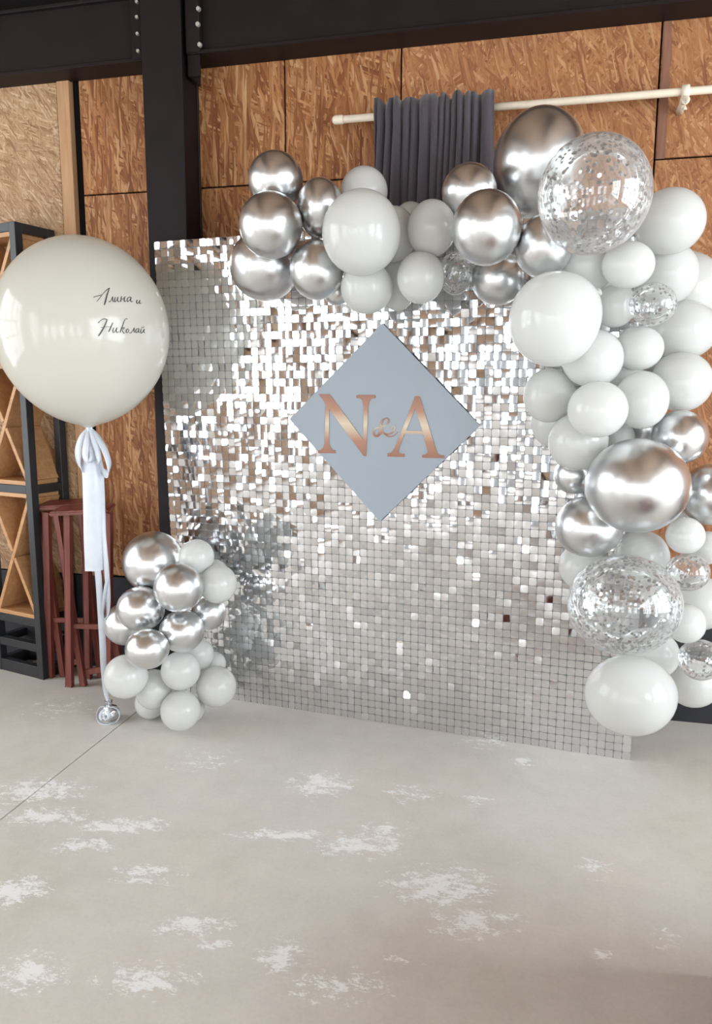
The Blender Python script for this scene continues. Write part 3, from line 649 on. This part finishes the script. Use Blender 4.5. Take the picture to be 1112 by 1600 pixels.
# the ampersand as a pen stroke of varying width
amp = [[(662,352,2.5),(656,362,3.5),(644,355,3),(648,338,3),(664,332,3.5),(668,350,4),(655,372,6),(620,395,6),(585,392,7),(562,365,8),(556,320,8),(572,284,7),(598,270,4),(616,280,5),(614,304,6),(590,326,5),(555,338,4),(520,350,5),(500,376,7),(503,402,8),(525,412,9),(548,400,6)],
       [(545,330,4),(552,360,10),(548,388,12),(534,402,8)],[(585,392,5),(612,412,5),(650,412,4),(680,390,3),(690,374,2.5)]]
def stroke_mesh(strokes, tov, d0, d1):
    vs, fs = [], []
    for st in strokes:
        P = catmull([(x, y, w) for x, y, w in st], 6); base = len(vs)
        for k, p in enumerate(P):
            t = (P[min(k + 1, len(P) - 1)] - P[max(k - 1, 0)]); t.z = 0; t = t.normalized() if t.length > 0 else Vector((1, 0, 0)); n = Vector((-t.y, t.x, 0))
            for s in (-1, 1):
                q = p + n * s * max(p.z, 1.2); vs += [tov(q.x, q.y, d0), tov(q.x, q.y, d1)]
        for k in range(len(P) - 1):
            a = base + 4 * k; b = a + 4      # order per section: L front, L back, R front, R back
            fs += [(a, a + 2, b + 2, b), (a + 1, b + 1, b + 3, a + 3), (a, b, b + 1, a + 1), (a + 2, a + 3, b + 3, b + 2)]
    return vs, fs
def amp_v(x, y, d):
    u, v = P2(485 + x / 5.0545, 600 + y / 5.0545, SO); return (u, d, v)
vs, fs = stroke_mesh(amp, amp_v, -0.0025, 0.0)
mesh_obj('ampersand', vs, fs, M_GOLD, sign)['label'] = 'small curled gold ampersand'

# ---------------------------------------------------------------- balloons
def balloon_profile(n=22):
    """(radius, height) from the crown (height 1) down to the tied neck; unit ball with a drawn-in neck and a rolled lip"""
    pr = []
    for k in range(n + 1):
        t = k / n * math.radians(166); e = max(0.0, (t - 1.75) / 1.2)
        pr.append((math.sin(t) * (1 - 0.03 * e), math.cos(t) - 0.10 * e * e))
    z = pr[-1][1]; r = pr[-1][0]
    return pr + [(r * 0.55, z - 0.035), (0.062, z - 0.065), (0.075, z - 0.085), (0.062, z - 0.105), (0.05, z - 0.12), (0.085, z - 0.15), (0.10, z - 0.165), (0.07, z - 0.16)]
PROF = balloon_profile()
def lathe(prof, seg, tf):
    vs, fs = [tf(Vector((0, 0, prof[0][1])))], []
    for r, z in prof[1:]:
        for k in range(seg): a = 2 * math.pi * k / seg; vs.append(tf(Vector((r * math.cos(a), r * math.sin(a), z))))
    for k in range(seg): fs.append((0, 1 + k, 1 + (k + 1) % seg))
    for j in range(len(prof) - 2):
        a, b = 1 + j * seg, 1 + (j + 1) * seg
        for k in range(seg): fs.append((a + k, b + k, b + (k + 1) % seg, a + (k + 1) % seg))
    return vs, fs
CORE_L = [(240, 930), (285, 985), (282, 1060)]
CORE_G = [(430, 350), (500, 380), (560, 390), (640, 390), (720, 390), (800, 380)]
CORE_R = [(900, 380), (960, 440), (1000, 520), (960, 600), (980, 680), (1020, 760), (1000, 840), (1030, 920), (1040, 1000), (1030, 1070)]
TILT = {'G18': 55, 'R02': 40, 'G01': None}
KN = {'s': ('silver_balloon', 'silver chrome balloons'), 'w': ('white_balloon', 'white balloons'), 'c': ('confetti_balloon', 'confetti balloons')}
GN = {'L': 'in the floor cluster', 'G': 'in the garland along the top', 'R': 'in the garland down the right side'}
rb = random.Random(3)
SPH, KIND = {}, {l.split('|')[0]: l.split('|')[1] for l in BALLOONS}
for line in BALLOONS:
    bid, kind, nums, label = line.split('|'); px, py, rx, ry, y = map(float, nums.split(','))
    c = at(px, py, y); k = (c - CAM).dot(FWD) / F_PX; view = (c - CAM).normalized()
    bx = (RIGHT - view * RIGHT.dot(view)).normalized(); bz = bx.cross(view).normalized()
    SPH[bid] = (c, (bx * rx * k, view * (rx + ry) / 2 * k, bz * ry * k))
def support(axes, n): return math.sqrt(sum(a.dot(n) ** 2 for a in axes))
def pressed(bid, pts):
    """flatten a balloon where its neighbours press against it"""
    ci, ai = SPH[bid]
    for b2, (cj, aj) in SPH.items():
        if b2 == bid: continue
        d = cj - ci; L = d.length; ri, rj = support(ai, d / L), support(aj, d / L)
        if L > (ri + rj) * 1.12: continue
        n = d / L; h = (L * L + ri * ri - rj * rj) / (2 * L) - 0.0012
        ki, kj = KIND[bid], KIND[b2]
        if ki == 'c' and kj != 'c': continue
        if kj == 'c' and ki != 'c': h = L - rj - 0.002
        for k, p in enumerate(pts):
            e = p.dot(n) - h
            if e > 0: pts[k] = p - n * e
    return pts
for line in BALLOONS:
    bid, kind, nums, label = line.split('|'); px, py, rx, ry, y = map(float, nums.split(','))
    c = at(px, py, y); depth = (c - CAM).dot(FWD)
    view = (c - CAM).normalized(); bx = RIGHT - view * RIGHT.dot(view); bx.normalize(); bz = bx.cross(view); bz.normalize()
    RX, RZ_ = rx * depth / F_PX, ry * depth / F_PX; RY_ = (RX + RZ_) / 2
    core = {'L': CORE_L, 'G': CORE_G, 'R': CORE_R}[bid[0]]
    q = min(core, key=lambda p: (p[0] - px) ** 2 + (p[1] - py) ** 2)
    nd = Vector(((q[0] - px) / 60, 0.9, -(q[1] - py) / 60)); nd = nd.normalized()          # neck direction in (right, away, up)
    if bid in ('R02', 'G18'): nd = Vector((-0.62 if bid == 'R02' else -0.25, 0.45, -0.6)).normalized()
    rot = Vector((0, 0, -1)).rotation_difference(nd).to_matrix()
    def tf(p):
        p = rot @ p
        return bx * (p.x * RX) + view * (p.y * RY_) + bz * (p.z * RZ_)
    seg = 40 if max(rx, ry) > 50 else 28
    name, gname = KN[kind]
    grp = gname + ' ' + GN[bid[0]]
    vs, fs = lathe(PROF, seg, tf); vs = pressed(bid, vs)
    if kind != 'c':
        o = mesh_obj(name, vs, fs, M_CHROME if kind == 's' else M_WHITE, None, True, c); tag(o, label, 'balloon', grp)
    else:
        t = empty(name, c, 0, label, 'balloon', grp)
        mesh_obj('clear_skin', vs, fs, M_CLEAR, t, True)
        big = rx > 60
        n = (820 if bid == 'R31' else 560) if big else 130
        s = 0.0056 if big else 0.0046
        cv, cf = [], []
        for k in range(n):
            while True:
                d = Vector((rb.gauss(0, 1), rb.gauss(0, 1), rb.gauss(0, 1))).normalized()
                w = 0.5 + 0.5 * noise.noise(d * 1.6 + Vector((px, py, 0)) * 0.37)
                if rb.random() < w * 1.3: break
            p = tf(d) * 0.975 if True else d
            p = (bx * (d.x * RX) + view * (d.y * RY_) + bz * (d.z * RZ_)) * (0.982 - 0.012 * rb.random())
            n3 = (d.x * bx / RX + d.y * view / RY_ + d.z * bz / RZ_).normalized()
            n3 = (n3 + Vector((rb.gauss(0, .16), rb.gauss(0, .16), rb.gauss(0, .16)))).normalized()
            e1 = n3.orthogonal().normalized(); e2 = n3.cross(e1); a0 = rb.random() * 6.28; ss = s * (0.7 + 0.6 * rb.random()); b0 = len(cv)
            for h in range(6): a = a0 + h * math.pi / 3; cv.append(p + (e1 * math.cos(a) + e2 * math.sin(a) * 0.85) * ss)
            cf.append(tuple(range(b0, b0 + 6)))
        cv = pressed(bid, cv)
        tag(mesh_obj('confetti', cv, cf, M_CONF, t), kind='stuff')

# ---------------------------------------------------------------- giant ivory balloon with its ribbons
gc = at(130, 517, 2.735); gd = (gc - CAM).dot(FWD); view = (gc - CAM).normalized()
bx = (RIGHT - view * RIGHT.dot(view)).normalized(); bz = bx.cross(view).normalized()
GRX, GRZ = 131 * gd / F_PX, 142 * gd / F_PX
giant = empty('giant_balloon', gc, 0, 'giant ivory balloon with handwritten names and white ribbon tail before the rack', 'balloon')
gp = []
for k in range(41):
    t = k / 40 * math.radians(172); e = max(0.0, (t - 1.6) / 1.4); gp.append((math.sin(t) * (1.0 - 0.075 * e * e), math.cos(t) * (1 - 0.0 * e) - 0.035 * e * e))
zl = gp[-1][1]; gp += [(0.07, zl - 0.02), (0.04, zl - 0.035), (0.035, zl - 0.07), (0.05, zl - 0.085), (0.03, zl - 0.10)]
nk = at(139, 672, 2.735) - gc; axis = -nk.normalized(); lean = Vector((0, 0, 1)).rotation_difference(axis).to_matrix()
def gtf(p): return lean @ Vector((p.x * GRX, p.y * GRX, p.z * GRZ))
vs, fs = lathe(gp, 64, gtf); mesh_obj('latex_body', vs, fs, M_IVORY, giant, True)
def on_giant(px, py, off=0.0012):
    """the point where a picture ray meets the balloon skin"""
    d = lean.transposed() @ ray(px, py); o = lean.transposed() @ (CAM - gc)
    S = Vector((1 / GRX, 1 / GRX, 1 / GRZ)); d2 = Vector([a * b for a, b in zip(d, S)]); o2 = Vector([a * b for a, b in zip(o, S)])
    A, B, Cc = d2.dot(d2), 2 * o2.dot(d2), o2.dot(o2) - 1; disc = B * B - 4 * A * Cc
    k = (-B - math.sqrt(max(disc, 0))) / (2 * A); p = o + d * k
    n = Vector((p.x / GRX ** 2, p.y / GRX ** 2, p.z / GRZ ** 2)).normalized()
    return lean @ (p + n * off)
SCRIPT = [
 [(150,322,7),(170,312,5),(215,300,5),(265,287,4)], [(195,385,4),(235,335,5),(290,265,5),(345,210,6),(380,186,6)], [(380,186,6),(360,240,9),(335,320,11),(318,390,12),(303,435,7)],
 [(368,380,5),(386,385,5),(408,352,4),(426,312,5),(424,350,7),(430,380,6),(446,384,3)], [(462,318,6),(452,366,7),(464,386,5),(488,352,3),(502,318,5),(496,366,7),(510,386,5),(532,372,3)],
 [(552,308,5),(546,350,7),(540,386,6)], [(544,352,3),(575,342,4),(602,318,4)], [(604,308,5),(590,360,7),(600,386,5),(618,368,3)],
 [(694,326,5),(662,318,5),(634,352,7),(642,384,6),(668,362,4),(692,326,5),(682,366,7),(698,386,5),(718,374,3)],
 [(778,358,6),(770,392,7),(784,412,5),(804,386,3),(818,362,5),(810,398,7),(822,412,5),(836,402,3)],
 [(216,692,8),(238,668,5),(270,644,5),(312,634,5),(346,646,7)], [(346,646,7),(318,712,9),(284,780,11),(248,840,11),(220,882,7)], [(248,758,3),(310,752,4),(400,742,3)], [(428,688,5),(402,745,8),(380,795,9),(364,822,6)],
 [(440,760,6),(426,806,7),(440,832,5),(468,796,3),(488,760,5),(476,806,7),(490,832,5),(512,812,3)],
 [(640,636,5),(616,630,4),(594,660,5),(566,735,7),(544,795,8),(530,832,6)], [(545,792,4),(572,762,5),(594,762,5),(572,790,4),(564,804,5),(584,838,6),(602,834,3)],
 [(644,776,5),(620,796,7),(622,828,6),(644,826,5),(658,798,4),(644,776,4)], [(664,830,4),(688,836,5),(716,795,4),(738,762,5),(732,800,7),(738,832,5)],
 [(806,776,5),(778,774,5),(756,805,7),(766,832,6),(788,812,4),(806,776,4),(796,814,7),(812,834,4)],
 [(838,774,5),(828,815,7),(842,840,5),(864,806,3),(882,778,5),(872,818,7),(890,836,4)], [(842,750,4),(858,762,4),(880,746,4)]]
def sc_v(x, y, d): return on_giant(130 + x / 9.267, 430 + y / 9.267, d)
SCRIPT = [[(x, y, w * 0.9) for x, y, w in s] for s in SCRIPT]
for a, b in ((0, 3), (3, 4), (4, 5), (5, 8), (8, 9), (9, 10), (10, 14), (14, 15), (15, 17), (17, 18), (18, 19), (19, 20), (20, 22)):
    vs, fs = stroke_mesh(SCRIPT[a:b], sc_v, 0.0016, 0.0006); mesh_obj('letter', vs, fs, M_INK, giant)

def ribbon(name, pts, width, parent, loc, n=7, thick=0.0009, mat=None, fold=0.0, cols=3, side=None):
    """a satin band through pts (x, y, z, turn in degrees about its length), 'width' across"""
    P = catmull([p[:3] for p in pts], n); A = catmull([(p[3] if len(p) > 3 else 0, p[4] if len(p) > 4 else 1, 0) for p in pts], n)
    vs, fs = [], []; sd = side or bx
    for k, p in enumerate(P):
        t = (P[min(k + 1, len(P) - 1)] - P[max(k - 1, 0)]).normalized()
        s0 = (sd - t * sd.dot(t)); s0 = s0.normalized() if s0.length > 0.05 else view.cross(t).normalized()
        s1 = Matrix.Rotation(math.radians(A[k].x), 3, t) @ s0; nn = t.cross(s1).normalized(); w = width * A[k].y
        for c in range(cols):
            a = c / (cols - 1) - 0.5
            q = p + s1 * a * w + nn * (abs(a) * 2) * fold * w; vs += [q - loc + nn * thick, q - loc - nn * thick]
    m = cols * 2
    for k in range(len(P) - 1):
        for c in range(cols - 1):
            a = k * m + c * 2; b = a + m; fs += [(a, a + 2, b + 2, b), (a + 1, b + 1, b + 3, a + 3)]
        a = k * m; b = a + m; fs.append((a, b, b + 1, a + 1)); a += m - 2; b += m - 2; fs.append((a, a + 1, b + 1, b))
    for k in (0, (len(P) - 1) * m):
        for c in range(cols - 1): fs.append((k + 2 * c, k + 2 * c + 1, k + 2 * c + 3, k + 2 * c + 2))
    return mesh_obj(name, vs, fs, mat or M_SATIN, parent, True)
def R(pts, y0=2.735):
    return [(*at(p[0], p[1], y0 + (p[2] if len(p) > 2 else 0)), p[3] if len(p) > 3 else 0, p[4] if len(p) > 4 else 1) for p in pts]
def G(name, pts, w, **k): return ribbon(name, R(pts), w, giant, gc, **k)
G('bow_loop', [(139,669,0,0,.4),(128,684,-.02,25,.8),(122,706,-.03,40,1),(124,728,-.02,70,1),(134,738,0,95,1),(143,724,.01,60,.9),(143,700,.0,30,.7),(140,672,0,0,.4)], 0.032)
G('bow_loop', [(140,669,0,0,.4),(150,680,-.01,-25,.8),(162,700,-.02,-40,1),(170,724,-.02,-55,1),(169,740,-.01,-80,1),(160,735,.01,-60,.9),(152,708,.01,-30,.7),(141,672,0,0,.4)], 0.034)
G('bow_loop', [(139,670,-.01,0,.4),(136,688,-.03,10,.9),(133,710,-.04,30,1),(137,722,-.045,60,.9),(144,714,-.035,20,.8),(141,688,-.02,0,.6),(139,671,-.01,0,.4)], 0.026)
G('bow_loop', [(140,670,-.015,0,.4),(147,690,-.035,-10,.8),(154,712,-.04,-25,.9),(155,722,-.035,-60,.8),(149,706,-.02,-20,.7),(140,672,-.01,0,.4)], 0.024)
G('bow_knot', [(135,668,-.012),(139,671,-.016),(144,669,-.012)], 0.014, side=Vector((0, 0, 1)))
G('ribbon_tail', [(139,671,-.005,0,.35),(142,690,-.01,0,.6),(143,715,-.015,0,.86),(145,750,-.02,4,.93),(147,800,-.02,2,.95),(149,845,-.02,-3,.97),(151,876,-.02,-6,.98),(152,893,-.018,-8,1.0)], 0.090, fold=-0.30, cols=5)
G('ribbon_tail', [(139,671,.01,0,.5),(150,720,.012,0,.8),(158,790,.012,0,1),(162,840,.012,0,1),(166,885,.010,0,1),(169,930,.006,10,1),(168,958,.0,60,1),(163,966,-.006,100,1),(161,955,-.008,60,1),(165,920,-.004,20,.8),(168,905,0,10,.6)], 0.020)
wt = on_floor(173, 1124)
ln = [(*at(150, 872, 2.735), 0, 1), (*at(154, 905, 2.735), 3, 1), (*at(157, 950, 2.735), 0, 1), (*at(160, 1000, 2.737), 0, 1.05), (*at(162, 1045, 2.74), 0, .95), (*at(165, 1078, 2.742), 10, .8), (*at(168, 1094, 2.745), 25, .5)]
ribbon('string_ribbon', ln, 0.026, giant, gc, fold=0.05)

# ---------------------------------------------------------------- foil weight on the floor
bmw = bmesh.new(); bmesh.ops.create_icosphere(bmw, subdivisions=4, radius=0.036)
rw = random.Random(8)
for v in bmw.verts:
    d = v.co.normalized(); k = 1 + 0.16 * noise.noise(d * 3.1) + 0.10 * abs(noise.noise(d * 7.0 + Vector((3, 1, 2))))
    v.co = Vector((d.x * 0.038 * k, d.y * 0.038 * k, max(d.z * 0.034 * k, -0.030)))
weight = empty('balloon_weight', (wt.x, wt.y, 0), 0, 'small silver foil-wrapped weight tied with white ribbon on the concrete floor', 'weight')
bm_obj('foil_body', bmw, M_FOIL, weight, True, (0, 0, 0.031))
for k in range(7):      # gathered foil neck
    a = k * 0.9; p0 = Vector((0, 0, 0.055)); d = Vector((math.cos(a) * 0.5, math.sin(a) * 0.5, 1)).normalized()
    ribbon('foil_frill', [(p0.x - .008, p0.y, p0.z, 0, .5), (*(p0 + d * 0.018 + Vector((-.008, 0, 0))), 20, 1), (*(p0 + d * 0.034 + Vector((-.008, 0, 0))), 50, 1.1)], 0.016, weight, Vector((0, 0, 0)), 4, mat=M_FOIL, side=Vector((math.sin(a), math.cos(a), 0)))
def wl(pts, w, **k):
    return ribbon('ribbon_loop', [(p[0], p[1], p[2], p[3] if len(p) > 3 else 0, p[4] if len(p) > 4 else 1) for p in pts], w, weight, Vector((0, 0, 0)), 7, **k)
wl([(0, -.01, .058, 0, .6), (.028, -.02, .068, 0, 1), (.052, -.02, .055, 0, 1), (.056, -.02, .030, 0, 1), (.045, -.03, .008, 0, 1), (.02, -.045, .003, 0, 1)], 0.013, side=Vector((0, 1, 0)))
wl([(0, -.01, .058, 0, .6), (-.028, -.02, .064, 0, 1), (-.046, -.02, .045, 0, 1), (-.048, -.025, .02, 0, 1), (-.03, -.042, .004, 0, 1), (.0, -.054, .002, 0, 1), (.03, -.048, .003, 0, 1)], 0.013, side=Vector((0, 1, 0)))
wl([(0, -.012, .060, 0, .6), (.014, -.035, .056, 0, 1), (.02, -.046, .038, 0, 1), (.01, -.048, .020, 0, 1), (-.004, -.044, .034, 0, 1), (0, -.02, .056, 0, .6)], 0.012)
wl([(0, -.012, .060, 0, .6), (-.016, -.034, .050, 0, 1), (-.022, -.045, .032, 0, 1), (-.012, -.047, .018, 0, 1), (0, -.044, .03, 0, 1)], 0.012)
